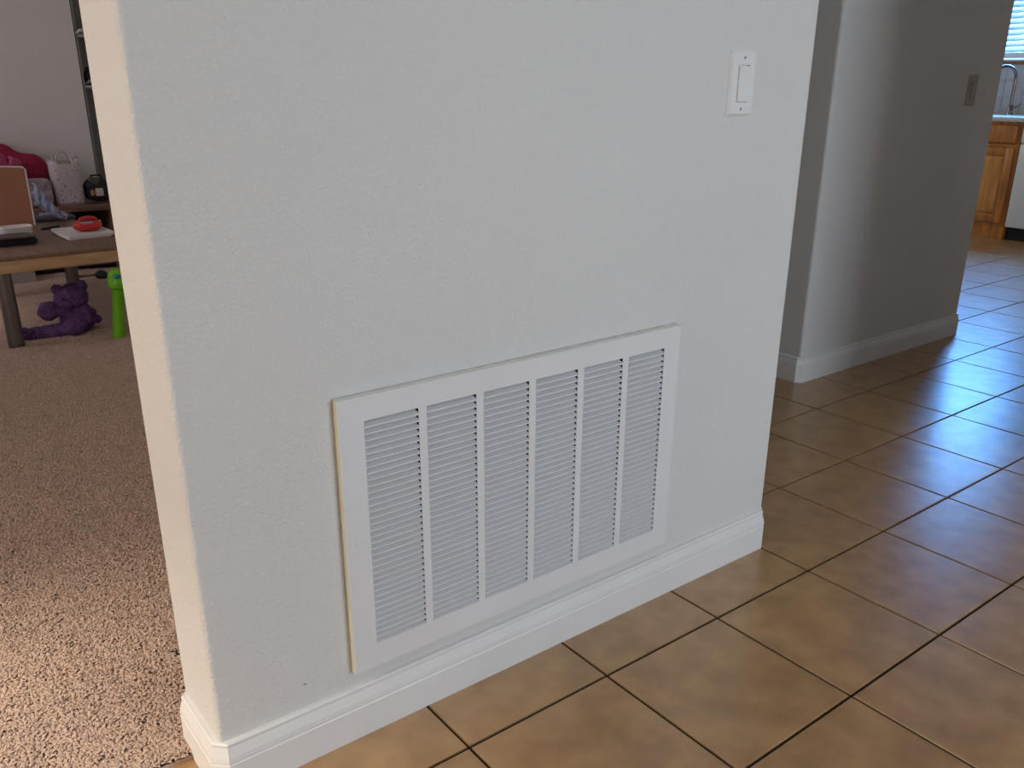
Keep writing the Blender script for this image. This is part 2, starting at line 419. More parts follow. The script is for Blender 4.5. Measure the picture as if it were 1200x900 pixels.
def pile():
    base = B()
    vs = [base.verts.new(p) for p in ((-1.15, 0.125, 0.006), (-0.085, 0.125, 0.006), (-0.085, 0.20, 0.006), (1.33, 0.20, 0.006), (1.33, 4.5, 0.006), (-1.15, 4.5, 0.006))]
    base.faces.new(vs); bmesh.ops.triangulate(base, faces=base.faces)
    o = obj('carpet_pile', base, carpm, carpet); o['kind'] = 'stuff'
    for p in o.data.polygons:
        pass
    src = bpy.data.objects.new('carpet_tuft', tuft_me)
    g = bpy.data.node_groups.new('pile', 'GeometryNodeTree')
    g.interface.new_socket('Geometry', in_out='INPUT', socket_type='NodeSocketGeometry')
    g.interface.new_socket('Geometry', in_out='OUTPUT', socket_type='NodeSocketGeometry')
    n = g.nodes; l = g.links
    gi = n.new('NodeGroupInput'); go = n.new('NodeGroupOutput')
    dp = n.new('GeometryNodeDistributePointsOnFaces'); dp.distribute_method = 'RANDOM'; dp.inputs['Density'].default_value = 42000
    ip = n.new('GeometryNodeInstanceOnPoints')
    # the tuft itself, built from the mesh through an object info node
    oi = n.new('GeometryNodeObjectInfo'); oi.inputs['Object'].default_value = src
    rv = n.new('FunctionNodeRandomValue'); rv.data_type = 'FLOAT_VECTOR'
    rv.inputs[0].default_value = (-0.25, -0.25, 0); rv.inputs[1].default_value = (0.25, 0.25, 6.283)
    rs = n.new('FunctionNodeRandomValue'); rs.data_type = 'FLOAT'; rs.inputs[2].default_value = 0.75; rs.inputs[3].default_value = 1.35
    l.new(gi.outputs[0], dp.inputs[0]); l.new(dp.outputs['Points'], ip.inputs['Points']); l.new(oi.outputs['Geometry'], ip.inputs['Instance'])
    l.new(rv.outputs[0], ip.inputs['Rotation']); l.new(rs.outputs[1], ip.inputs['Scale'])
    jn = n.new('GeometryNodeJoinGeometry'); l.new(gi.outputs[0], jn.inputs[0]); l.new(ip.outputs[0], jn.inputs[0])
    l.new(jn.outputs[0], go.inputs[0])
    md = o.modifiers.new('pile', 'NODES'); md.node_group = g
pile()

# ------------------------------------------------------------------ baseboards
PROF = [(0.0, 0.0), (0.0150, 0.0), (0.0150, 0.064), (0.0138, 0.0665), (0.0138, 0.0680), (0.0150, 0.0700), (0.0140, 0.0790), (0.0112, 0.0900),
        (0.0090, 0.0970), (0.0098, 0.0995), (0.0098, 0.1030), (0.0075, 0.1058), (0.0, 0.1060)]
def board(name, p0, p1, nrm, parent, m0=0.0, m1=0.0, k=1.0):
    """profile swept from p0 to p1 along a wall whose outward normal is nrm; m0, m1: how far each end runs on per unit of depth (mitres)"""
    bm = B(); p0 = Vector((*p0, 0)); p1 = Vector((*p1, 0)); n = Vector((*nrm, 0)); d = (p1-p0).normalized()
    rows = []
    for p, mm, sg in ((p0, m0, -1), (p1, m1, 1)):
        rows.append([bm.verts.new(p + n*t + d*(sg*mm*t) + Vector((0, 0, z*k))) for t, z in PROF])
    N = len(PROF)
    for i in range(N): bm.faces.new((rows[0][i], rows[0][(i+1) % N], rows[1][(i+1) % N], rows[1][i]))
    bm.faces.new(rows[0]); bm.faces.new(rows[1])
    return obj(name, bm, 'trim_white', parent)
TM = math.tan(math.radians(22.5)); ch = 0.014
def wrapped(name, x0, x1, y0, y1, left=True, right=True, k=1.0):
    e = struct_empty(name)
    board('board', (x0+ch, y0), (x1-ch, y0), (0, -1), e, TM, TM, k)
    q = math.sqrt(0.5)
    if left:
        board('corner_piece', (x0, y0+ch), (x0+ch, y0), (-q, -q), e, TM, TM, k)
        board('board', (x0, y1), (x0, y0+ch), (-1, 0), e, 0 if y1 > y0+0.5 else TM, TM, k)
        if y1 < y0+0.5: board('corner_piece', (x0+ch, y1+ch), (x0, y1), (-q, q), e, TM, TM, k)
    if right:
        board('corner_piece', (x1-ch, y0), (x1, y0+ch), (q, -q), e, TM, TM, k)
        board('board', (x1, y0+ch), (x1, y1), (1, 0), e, TM, 0, k)
    return e
wrapped('baseboard_front', XL, XR, 0.0, WT-ch)
wrapped('baseboard_passage', X2, X2E, Y2, Y2B-0.1, k=0.95)
e = struct_empty('baseboard_living'); board('board', (1.086, YN), (XW, YN), (0, -1), e)

# ------------------------------------------------------------------ return air grille
g = thing('return_air_grille', 'large white metal return air grille with six louvered columns low on the wall', 'vent', (GX0, 0, GZ0))
NX, NZ, GAP = 6, 36, 0.016
SX0, SX1, SZ0, SZ1 = 0.046, GX1-GX0-0.046, 0.0475, 0.4745
SW = (SX1-SX0-GAP*(NX-1))/NX
W_, H_ = GX1-GX0, GZ1-GZ0
PT = 0.0012
fr = B()
yf = -GT
def plate(x0, x1, z0, z1): box(fr, x0, x1, yf, yf+PT, z0, z1)
plate(0, SX0, 0, H_); plate(SX1, W_, 0, H_); plate(SX0, SX1, 0, SZ0); plate(SX0, SX1, SZ1, H_)
for i in range(NX-1):
    xa = SX0+(i+1)*SW+i*GAP; plate(xa, xa+GAP, SZ0, SZ1)
bmesh.ops.remove_doubles(fr, verts=fr.verts, dist=1e-6)
obj('face_plate', fr, 'grille_white', g)
PITCH_Z = (SZ1-SZ0)/NZ
# rim returning from the face plate to the wall
rim = B()
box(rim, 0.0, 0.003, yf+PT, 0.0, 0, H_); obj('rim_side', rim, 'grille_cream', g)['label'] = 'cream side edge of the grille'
rim = B(); box(rim, W_-0.003, W_, yf+PT, 0.0, 0, H_); obj('rim_side', rim, 'grille_white', g)
rim = B(); box(rim, 0.003, W_-0.003, yf+PT, 0.0, H_-0.003, H_); obj('rim_top', rim, 'grille_white', g)
rim = B(); box(rim, 0.003, W_-0.003, yf+PT, 0.0, 0, 0.003); obj('rim_bottom', rim, 'grille_white', g)
# rolled outer lip of the plate
lip = B()
tube(lip, [(0.0012, yf+0.0006, 0.001), (0.0012, yf+0.0006, H_-0.001)], 0.0014, 8)
tube(lip, [(0.001, yf+0.0006, H_-0.0012), (W_-0.001, yf+0.0006, H_-0.0012)], 0.0014, 8)
tube(lip, [(W_-0.0012, yf+0.0006, 0.001), (W_-0.0012, yf+0.0006, H_-0.001)], 0.0014, 8)
obj('rolled_lip', lip, 'trim_white', g, True)
# bead of caulk where the grille meets the wall
ck = B()
tube(ck, [(-0.001, -0.0005, 0), (-0.001, -0.0005, H_), (W_, -0.0005, H_+0.001)], 0.0022, 6)
obj('caulk_line', ck, 'caulk', g, True)
sc = B(); lathe(sc, [(0.0, 0), (0.0032, 0.0), (0.0028, 0.0012), (0.0, 0.0016)], 12)
bmesh.ops.rotate(sc, verts=sc.verts, matrix=Matrix.Rotation(math.radians(90), 3, 'X'))
so = obj('screw', sc, 'grille_white', g, True); so.location = (0.020, yf, H_-0.26)
s2 = so.copy(); C.objects.link(s2); s2.location = (W_-0.020, yf, H_-0.26)
# one stamped louver blade: lip at the face, blade sloping up and back into the duct
lb = B()
prof = [(0.0004, 0.0002), (-0.0020, 0.0004), (-0.0022, 0.0026), (-0.0012, 0.0031), (0.0010, 0.0040), (0.0080, 0.0084), (0.0175, 0.0148)]
L0, L1 = [], []
def inset(yy): return 0.0 if yy < 0.001 else (yy-0.001)*0.34
for (yy, zz) in prof:
    L0.append(lb.verts.new((inset(yy), yy, zz))); L1.append(lb.verts.new((SW-inset(yy), yy, zz)))
for (yy, zz) in reversed(prof):
    L0.append(lb.verts.new((inset(yy), yy+0.0007, zz-0.0007))); L1.append(lb.verts.new((SW-inset(yy), yy+0.0007, zz-0.0007)))
N = len(L0)
for i in range(N): lb.faces.new((L0[i], L0[(i+1) % N], L1[(i+1) % N], L1[i]))
lb.faces.new(L0); lb.faces.new(L1)
first = obj('louver_blade', lb, 'louver_white', g)
for i in range(NX):
    for j in range(NZ):
        o = first if (i == 0 and j == 0) else bpy.data.objects.new('louver_blade', first.data)
        if o is not first: C.objects.link(o); o.parent = g
        o.location = (SX0+i*(SW+GAP), yf, SZ0+j*PITCH_Z-0.0006)

# ------------------------------------------------------------------ switch plates
def switch(name, label, x, z, y, body, dark=False):
    t = thing(name, label, 'light switch', (x, y, z))
    W2, H2 = 0.0385, 0.0615
    m = B(); rr = []
    for hw_, hh_, yy in ((W2, H2, 0.0), (W2, H2, -0.0015), (W2-0.0045, H2-0.0045, -0.0065), (0.0175, 0.0350, -0.0065), (0.0175, 0.0350, -0.0005)):
        rr.append([m.verts.new((sx*hw_, yy, sz*hh_)) for sx, sz in ((-1, -1), (1, -1), (1, 1), (-1, 1))])
    for p, q in zip(rr, rr[1:]):
        for k in range(4): m.faces.new((p[k], p[(k+1) % 4], q[(k+1) % 4], q[k]))
    m.faces.new(rr[0]); m.faces.new(rr[-1])
    obj('wall_plate', m, body, t)
    r = B()
    pts = [(-0.0118, -0.0340), (-0.0098, 0.0), (-0.0105, 0.0328), (-0.001, 0.0328), (-0.001, -0.0340)]
    a = [r.verts.new((-0.0171, y_, z_)) for y_, z_ in pts]; b = [r.verts.new((0.0171, y_, z_)) for y_, z_ in pts]
    r.faces.new(a); r.faces.new(b)
    for i in range(5): r.faces.new((a[i], a[(i+1) % 5], b[(i+1) % 5], b[i]))
    obj('rocker', r, body, t)
    for zz in (-0.0485, 0.0485):
        s = B(); lathe(s, [(0.0, 0), (0.0030, 0.0), (0.0026, 0.0008), (0.0, 0.0010)], 12)
        bmesh.ops.rotate(s, verts=s.verts, matrix=Matrix.Rotation(math.radians(90), 3, 'X'))
        o = obj('screw', s, 'screw_metal' if not dark else body, t, True); o.location = (0, -0.0064, zz)
switch('light_switch', 'white rocker light switch plate near the right end of the grille wall', 1.1137, 1.1326, 0.0, 'switch_white')
switch('light_switch', 'dim brown switch plate on the shadowed far wall', 3.577, 1.112, Y2, 'switch_tan', True)

# ------------------------------------------------------------------ coffee table in the living room
TZ = 0.416
t = thing('coffee_table', 'low brown wooden coffee table with round metal legs and clutter on top', 'table', (0.400, 3.69, 0), 0.045)
m = B(); box(m, -0.295, 0.295, -0.585, 0.585, TZ-0.018, TZ, 0.004); obj('tabletop', m, 'table_wood', t, True)
for nm, q in (('apron', (-0.285, 0.285, -0.578, -0.556)), ('apron', (-0.285, 0.285, 0.556, 0.578)), ('apron', (-0.288, -0.266, -0.55, 0.55)), ('apron', (0.266, 0.288, -0.55, 0.55))):
    m = B(); box(m, *q, TZ-0.072, TZ-0.018, 0.003); obj(nm, m, 'table_edge', t, True)
for sx in (-1, 1):
    for sy in (-1, 1):
        m = B(); lathe(m, [(0.030, 0.006), (0.034, 0.012), (0.034, 0.03), (0.033, TZ-0.03), (0.033, TZ-0.019)], 20, (sx*0.266, sy*0.54, 0)); obj('leg', m, 'leg_metal', t, True)
# on the table
t = thing('display_board', 'upright copper-coloured board with a thin white rim on the coffee table', 'board', (0.262, 3.955, TZ+0.010), 0.12)
m = B(); box(m, -0.175, 0.194, -0.004, 0.004, 0.006, 0.300)
bd = obj('panel', m, 'copper_board', t)
m = B(); tube(m, [(-0.175, 0, 0.006), (-0.175, 0, 0.300), (0.186, 0, 0.300), (0.196, 0, 0.290), (0.196, 0, 0.006)], 0.0055, 8); rm = obj('rim', m, 'plastic_white', t, True)
for o in (bd, rm): o.rotation_euler = (math.radians(-12), math.radians(4), 0)
m = B(); box(m, -0.17, 0.16, 0.0, 0.16, 0.0, 0.010, 0.003); obj('base', m, 'slate', t, True)
t = thing('serving_tray', 'glossy black rounded tray on the front of the coffee table', 'tray', (0.215, 3.46, TZ))
m = B()
for pr in ((0.0, 0.008, 0.012), (0.008, 0.026, 0.0), (0.026, 0.034, 0.004)):
    prism(m, round_rect(-0.15+pr[2], 0.15-pr[2], -0.09+pr[2], 0.09-pr[2], 0.045, 6), pr[0], pr[1])
obj('tray_body', m, 'gloss_black', t, True)
m = B(); prism(m, round_rect(-0.125, 0.125, -0.065, 0.065, 0.04, 6), 0.034, 0.0355); obj('inlay', m, 'slate', t)
t = thing('white_dish', 'small white rounded dish behind the black tray', 'dish', (0.315, 3.63, TZ))
m = B()
N = 28; rings = []
for (sx, sy, z) in ((0.050, 0.030, 0.0), (0.064, 0.040, 0.006), (0.070, 0.045, 0.03), (0.073, 0.048, 0.052), (0.070, 0.045, 0.055), (0.064, 0.040, 0.046), (0.05, 0.03, 0.016)):
    rings.append([m.verts.new((math.copysign(abs(math.cos(2*math.pi*k/N))**0.6, math.cos(2*math.pi*k/N))*sx, math.copysign(abs(math.sin(2*math.pi*k/N))**0.6, math.sin(2*math.pi*k/N))*sy, z)) for k in range(N)])
for a, b in zip(rings, rings[1:]):
    for k in range(N): m.faces.new((a[k], a[(k+1) % N], b[(k+1) % N], b[k]))
m.faces.new(rings[0]); m.faces.new(rings[-1]); obj('dish_body', m, 'plastic_white', t, True)
# folded striped cloth leaning off the board
m = B(); N1, N2 = 18, 12; vs = []
for side in (0, 1):
    vs.append([[m.verts.new((0.482+0.14*u+0.015*math.sin(v*9), 4.015+0.05*v+0.02*u+side*0.006, TZ+0.012+(1-u)**1.25*(0.17-0.09*v)+0.010*math.sin(v*15+u*3)+0.004*side+(0.03*(1-v) if u < 0.5 else 0.02*(1-v)))) for v in [j/N2 for j in range(N2+1)]] for u in [i/N1 for i in range(N1+1)]])
for s_ in vs:
    for i in range(N1):
        for j in range(N2): m.faces.new((s_[i][j], s_[i+1][j], s_[i+1][j+1], s_[i][j+1]))
for i in range(N1):
    for j in (0, N2): m.faces.new((vs[0][i][j], vs[0][i+1][j], vs[1][i+1][j], vs[1][i][j]))
for j in range(N2):
    for i in (0, N1): m.faces.new((vs[0][i][j], vs[0][i][j+1], vs[1][i][j+1], vs[1][i][j]))
tag(obj('striped_cloth', m, 'blue_stripe', None, 'all'), 'blue and white striped cloth slumping beside the copper board', 'cloth')
t = thing('tablet_case', 'dark grey flat case lying at the back of the coffee table', 'case', (0.58, 4.175, TZ), 0.1)
m = B(); box(m, -0.10, 0.10, -0.07, 0.07, 0, 0.022, 0.006); obj('case_body', m, 'slate', t, True)
m = B(); box(m, -0.06, 0.07, -0.045, 0.03, 0.022, 0.036, 0.005); obj('case_lid', m, 'grey_blue', t, True)
m = B(); tube(m, [(0.455, 3.80, TZ+0.006), (0.50, 3.83, TZ+0.006), (0.545, 3.85, TZ+0.006)], 0.006, 8)
tag(obj('marker_pen', m, 'black_plastic', None, True), 'dark marker pen lying on the table behind the white tray', 'pen')
t = thing('white_tray', 'shallow white square tray under the red toy', 'tray', (0.585, 3.53, TZ), 0.05)
m = B(); prism(m, round_rect(-0.098, 0.098, -0.13, 0.13, 0.012, 4), 0.0, 0.010); prism(m, round_rect(-0.108, 0.108, -0.142, 0.142, 0.015, 4), 0.010, 0.018); obj('tray_body', m, 'plastic_white', t, True)
m = B()
for q in ((-0.108, -0.098, -0.13, 0.13), (0.098, 0.108, -0.13, 0.13), (-0.10, 0.10, -0.142, -0.132), (-0.10, 0.10, 0.132, 0.142)): box(m, *q, 0.018, 0.024)
obj('raised_edge', m, 'plastic_white', t)
t = thing('toy', 'small red plastic toy with a grey band sitting on the white tray', 'toy', (0.612, 3.53, TZ+0.0185), 0.1)
m = B(); blob(m, (0, 0, 0.026), (0.066, 0.042, 0.026), 0, 1, 0.7, 3); obj('toy_body', m, 'red_plastic', t, True)
m = B(); tube(m, [(-0.042, -0.01, 0.043), (-0.030, -0.01, 0.058), (0.0, -0.01, 0.064), (0.030, -0.01, 0.060), (0.046, -0.01, 0.042)], 0.010, 10); obj('handle', m, 'red_plastic', t, True)
m = B(); blob(m, (-0.006, -0.012, 0.040), (0.046, 0.028, 0.010), 0, 1, 0.8, 3); obj('grey_band', m, 'grey_blue', t, True)
m = B(); tube(m, [(0.045, 0.01, 0.03), (0.070, 0.015, 0.040)], 0.005, 8); obj('nozzle', m, 'plastic_white', t, True)
m = B(); blob(m, (0.688, 3.48, TZ+0.006), (0.014, 0.03, 0.006), 0.004, 60, 1, 3)
tag(obj('paper_scrap', m, 'label_white', None, 'all'), 'crumpled pale scrap at the right edge of the table', 'paper')

# ------------------------------------------------------------------ under the table
# plush bear: one continuous body, then ears, muzzle and eyes
bx, by, bz = 0.36, 3.25, 0.012
def P(cx, cy, dy=0.0): return (bx+(cx-377)*0.00076, by+dy, bz+(640-cy)*0.00076)
t = thing('plush_bear', 'purple plush bear slumped on the carpet under the coffee table', 'toy', (bx, by, 0.0))
t.scale = (0.9, 0.9, 0.88)
m = B()
blob(m, P(505, 535), (0.088, 0.075, 0.082), 0.012, 25, 1, 4)
blob(m, P(480, 385, 0.0), (0.083, 0.072, 0.068), 0.010, 25, 1, 4, 3.0)
blob(m, P(325, 458, -0.02), (0.050, 0.045, 0.050), 0.006, 30, 1, 4, 5.0)
tube(m, [P(450, 470, -0.02), P(390, 465, -0.02), P(330, 458, -0.02)], [0.035, 0.034, 0.036], 14)
tube(m, [P(480, 590, -0.03), P(370, 603, -0.03), P(250, 605, -0.02), P(150, 610, -0.02)], [0.045, 0.040, 0.038, 0.036], 14)
blob(m, P(160, 598, -0.02), (0.028, 0.034, 0.038), 0.004, 30, 1, 3)
blob(m, P(450, 570, -0.075), (0.060, 0.045, 0.050), 0.006, 30, 1, 4, 8.0)
blob(m, P(560, 320, 0.01), (0.030, 0.016, 0.032), 0.004, 40, 1, 3)
blob(m, P(405, 325, 0.01), (0.028, 0.016, 0.028), 0.004, 40, 1, 3)
blob(m, P(625, 570, 0.02), (0.024, 0.024, 0.026), 0.004, 40, 1, 3)
for v in m.verts: v.co -= Vector((bx, by, 0)); v.co.z = max(v.co.z, 0.0125)
body = obj('body', m, 'bear_purple', t)
rmd = body.modifiers.new('rm', 'REMESH'); rmd.mode = 'VOXEL'; rmd.voxel_size = 0.0048; rmd.use_smooth_shade = True
bpy.context.view_layer.update(); applied(body)
for v in body.data.vertices:
    k = noise.noise(v.co*70)*0.0035; v.co += v.normal*k
m = B(); blob(m, Vector(P(430, 415, -0.07))-Vector((bx, by, 0)), (0.030, 0.022, 0.024), 0.003, 40, 1, 3); obj('muzzle', m, 'bear_purple', t, True)
for cx in (415, 470):
    m = B(); blob(m, Vector(P(cx, 378, -0.068))-Vector((bx, by, 0)), (0.006, 0.004, 0.006), 0, 1, 1, 2); obj('eye', m, 'gloss_black', t, True)
t = thing('toy_bat', 'bright green plastic stick toy with a rounded head standing by the wall corner', 'toy', (0.562, 3.03, 0.014))
t.rotation_euler = (0, 0.11, 0)
m = B(); lathe(m, [(0.028, 0), (0.0295, 0.004), (0.0265, 0.03), (0.024, 0.12), (0.0245, 0.22), (0.027, 0.232)], 24); obj('handle', m, 'green_plastic', t, True)
m = B(); lathe(m, [(0.030, 0.225), (0.040, 0.232), (0.0425, 0.245), (0.0425, 0.272), (0.0395, 0.276), (0.0400, 0.282), (0.036, 0.298), (0.024, 0.312), (0.010, 0.318)], 24); hd = obj('head', m, 'green_plastic', t, True)
m = B(); blob(m, (-0.004, -0.030, 0.286), (0.022, 0.014, 0.013), 0, 1, 1, 3); obj('button', m, 'teal_button', hd, True)
t = thing('storage_box', 'low cream cardboard box in the dark behind the coffee table', 'box', (0.44, 4.62, 0.006), 0.05)
m = B(); box(m, -0.08, 0.08, 0.0, 0.16, 0, 0.065, 0.002); obj('box_body', m, 'box_cream', t)
m = B(); box(m, -0.083, 0.083, -0.003, 0.163, 0.065, 0.078, 0.002); obj('lid', m, 'box_cream', t)
m = B(); blob(m, (0.84, 4.44, 0.035), (0.035, 0.035, 0.03), 0.004, 30, 1, 3)
tag(obj('ball', m, 'black_cloth', None, 'all'), 'small dark soft ball on the carpet behind the green toy', 'ball')
m = B(); blob(m, (0.79, 4.62, 0.024), (0.10, 0.05, 0.018), 0.012, 26, 0.8, 4)
tag(obj('crumpled_paper', m, 'tan_paper', None, 'all'), 'crumpled tan paper on the carpet before the bench', 'paper')

# ------------------------------------------------------------------ low bench against the living room wall
BZ = 0.404
t = thing('low_bench', 'long low brown wooden bench against the living room wall', 'bench', (0.25, 4.99, 0))
m = B(); box(m, -0.85, 0.81, -0.24, 0.24, BZ-0.032, BZ, 0.003); obj('bench_top', m, 'bench_wood', t, True)
for x in (-0.83, -0.02, 0.765):
    m = B(); box(m, x, x+0.03, -0.22, 0.22, 0.006, BZ-0.032); obj('side_panel', m, 'bench_wood', t)
m = B(); box(m, -0.80, 0.765, 0.20, 0.22, 0.03, BZ-0.032); obj('back_panel', m, 'bench_dark', t)  # near-black back and shelf, shade inside the bench put into the colour
m = B(); box(m, -0.80, 0.765, -0.20, 0.20, 0.03, 0.05); obj('lower_shelf', m, 'bench_dark', t)
t = thing('storage_bin', 'small grey bin tucked inside the low bench', 'bin', (0.915, 4.98, 0.051))
m = B(); lathe(m, [(0.045, 0), (0.055, 0.02), (0.062, 0.20), (0.066, 0.204), (0.066, 0.214)], 20); obj('bin_body', m, 'grey_blue', t, True)
m = B(); lathe(m, [(0.067, 0.205), (0.067, 0.222), (0.02, 0.228)], 20); obj('lid', m, 'slate', t, True)

# on the bench
t = thing('paper_bag', 'tall white printed paper bag with a looped handle on the bench', 'bag', (0.826, 4.90, BZ))
m = B(); N = 36; rings = []
for i in range(13):
    z = 0.262*i/12; q = i/12
    ww = 0.080+0.004*q+0.004*math.sin(q*math.pi); dd = 0.055+0.008*q
    ring = []
    for k in range(N):
        a = 2*math.pi*k/N; c_, s_ = math.cos(a), math.sin(a)
        x = math.copysign(abs(c_)**0.55, c_)*ww; y = math.copysign(abs(s_)**0.55, s_)*dd
        f = 1+0.05*noise.noise(Vector((x*30, y*30, z*22)))
        ring.append(m.verts.new((x*f, y*f, z+(0.012*math.sin(a*2+1)+0.006*math.sin(5*a) if i == 12 else 0))))
    rings.append(ring)
for i in range(11, 4, -1):
    rings.append([m.verts.new((v.co.x*0.95, v.co.y*0.93, v.co.z)) for v in rings[i]])
for a, b in zip(rings, rings[1:]):
    for k in range(N): m.faces.new((a[k], a[(k+1) % N], b[(k+1) % N], b[k]))
m.faces.new(rings[0]); m.faces.new(rings[-1]); obj('bag_body', m, 'bag_print', t, 'all')
for yy in (-0.05, 0.05):
    m = B(); tube(m, [(0.045*math.cos(a)-0.005, yy*(1-0.4*math.sin(a)), 0.245+0.075*math.sin(a)) for a in [math.pi*i/14 for i in range(15)]], 0.0065, 8); obj('handle', m, 'label_white', t, True)
t = thing('throw_pillow', 'small square off-white pillow leaning on the bench beside the printed bag', 'pillow', (0.650, 4.86, BZ-0.006), 0.05)
m = B(); blob(m, (0, 0, 0.088), (0.078, 0.030, 0.082), 0.008, 30, 0.45, 5); pb = obj('cover', m, 'pillow_white', t, 'all')
m = B(); tube(m, [(math.copysign(abs(math.cos(a))**0.4, math.cos(a))*0.079, 0, 0.088+math.copysign(abs(math.sin(a))**0.4, math.sin(a))*0.083) for a in [2*math.pi*i/40 for i in range(41)]], 0.003, 6); obj('piping', m, 'label_white', t, True)
t = thing('black_pouch', 'lumpy black bag with a pale patch at the right end of the bench', 'bag', (0.992, 4.90, BZ))
m = B(); blob(m, (0, 0, 0.080), (0.072, 0.060, 0.070), 0.014, 18, 0.7, 4); obj('bag_body', m, 'black_cloth', t, 'all')
m = B(); blob(m, (-0.012, -0.02, 0.130), (0.042, 0.035, 0.028), 0.010, 30, 0.9, 4); obj('top_flap', m, 'olive', t, 'all')
m = B(); box(m, -0.022, 0.022, -0.075, -0.056, 0.045, 0.092, 0.004); obj('patch', m, 'label_white', t, True)
m = B(); blob(m, (-0.038, -0.055, 0.065), (0.013, 0.010, 0.022), 0.003, 30, 1, 3); obj('ornament', m, 'label_orange', t, 'all')
m = B(); tube(m, [(-0.05, 0.0, 0.10), (-0.02, 0.0, 0.165), (0.03, 0.0, 0.165), (0.06, 0, 0.10)], 0.006, 8); obj('strap', m, 'black_cloth', t, True)
# magenta cushion pile
m = B(); blob(m, (0, 0, 0), (0.36, 0.105, 0.175), 0.05, 7, 0.75, 5)
for v in m.verts: v.co += Vector((0.42, 5.115, BZ+0.155)); v.co.z += max(0, 0.62-v.co.x)*0.22*(1 if v.co.z > BZ+0.1 else 0); v.co.z = max(v.co.z, BZ+0.001); v.co.y = min(v.co.y, YN-0.005)
tag(obj('floor_cushion', m, 'magenta_cloth', None, 'all'), 'large slumped magenta cushion against the living room wall', 'cushion')
m = B(); blob(m, (0.675, 4.985, BZ+0.125), (0.085, 0.05, 0.123), 0.02, 16, 0.8, 4, 4.0)
tag(obj('round_cushion', m, 'magenta_cloth', None, 'all'), 'smaller magenta cushion squeezed behind the off-white pillow', 'cushion')
m = B(); blob(m, (0.49, 4.915, BZ+0.165), (0.062, 0.055, 0.154), 0.035, 20, 0.9, 4, 7.0); blob(m, (0.555, 4.90, BZ+0.255), (0.035, 0.04, 0.045), 0.02, 30, 1, 3, 9.0)
tag(obj('plush_blanket', m, 'pink_plush', None, 'all'), 'bunched dusty pink plush blanket above the copper board', 'blanket')
m = B(); blob(m, (0.435, 4.785, BZ+0.13), (0.11, 0.028, 0.118), 0.02, 24, 0.7, 4, 2.0)
tag(obj('patterned_cloth', m, 'purple_cloth', None, 'all'), 'purple and white patterned cloth behind the copper board', 'cloth')

# tall shelf in the alcove behind the wall corner
t = thing('alcove_shelf', 'tall narrow grey shelf unit in the gap behind the wall edge', 'shelf', (1.228, YN+0.17, 0))
m = B(); box(m, -0.115, 0.115, 0.11, 0.122, 0, 2.2); obj('back_panel', m, 'shelf_grey', t)
for x in (-0.125, 0.115):
    m = B(); box(m, x, x+0.010, -0.12, 0.122, 0, 2.2); obj('side_panel', m, 'shelf_grey', t)
for z in (0.05, 0.42, 1.075, 1.38, 1.75, 2.19):
    m = B(); box(m, -0.115, 0.115, -0.13, 0.11, z, z+0.018); obj('shelf_board', m, 'shelf_white', t)
t = thing('jar', 'dark jar with a pale foot on the lower alcove shelf', 'jar', (1.165, YN+0.11, 1.094))
m = B(); lathe(m, [(0.028, 0), (0.036, 0.02), (0.038, 0.06), (0.030, 0.085), (0.018, 0.095)], 18); obj('jar_body', m, 'bench_dark', t, True)
m = B(); lathe(m, [(0.020, 0.095), (0.020, 0.108), (0.006, 0.112)], 16); obj('lid', m, 'bench_dark', t, True)
m = B(); tube(m, [(-0.034, -0.042, 0.010), (-0.02, -0.052, 0.026), (0.0, -0.05, 0.012)], 0.008, 8); obj('ribbon', m, 'label_white', t, True)
t = thing('shelf_clip', 'pale grey curled ornament poking out from the upper alcove shelf', 'ornament', (1.150, YN+0.06, 1.402))
m = B(); tube(m, [(0.02, 0, 0.013), (-0.005, -0.03, 0.018), (-0.038, -0.088, 0.014), (-0.060, -0.092, -0.004)], [0.013, 0.013, 0.009, 0.006], 10); obj('hook', m, 'plastic_white', t, True)
m = B(); blob(m, (0.03, 0.01, 0.014), (0.022, 0.022, 0.016), 0.0, 1, 1, 3); obj('knob', m, 'plastic_white', t, True)

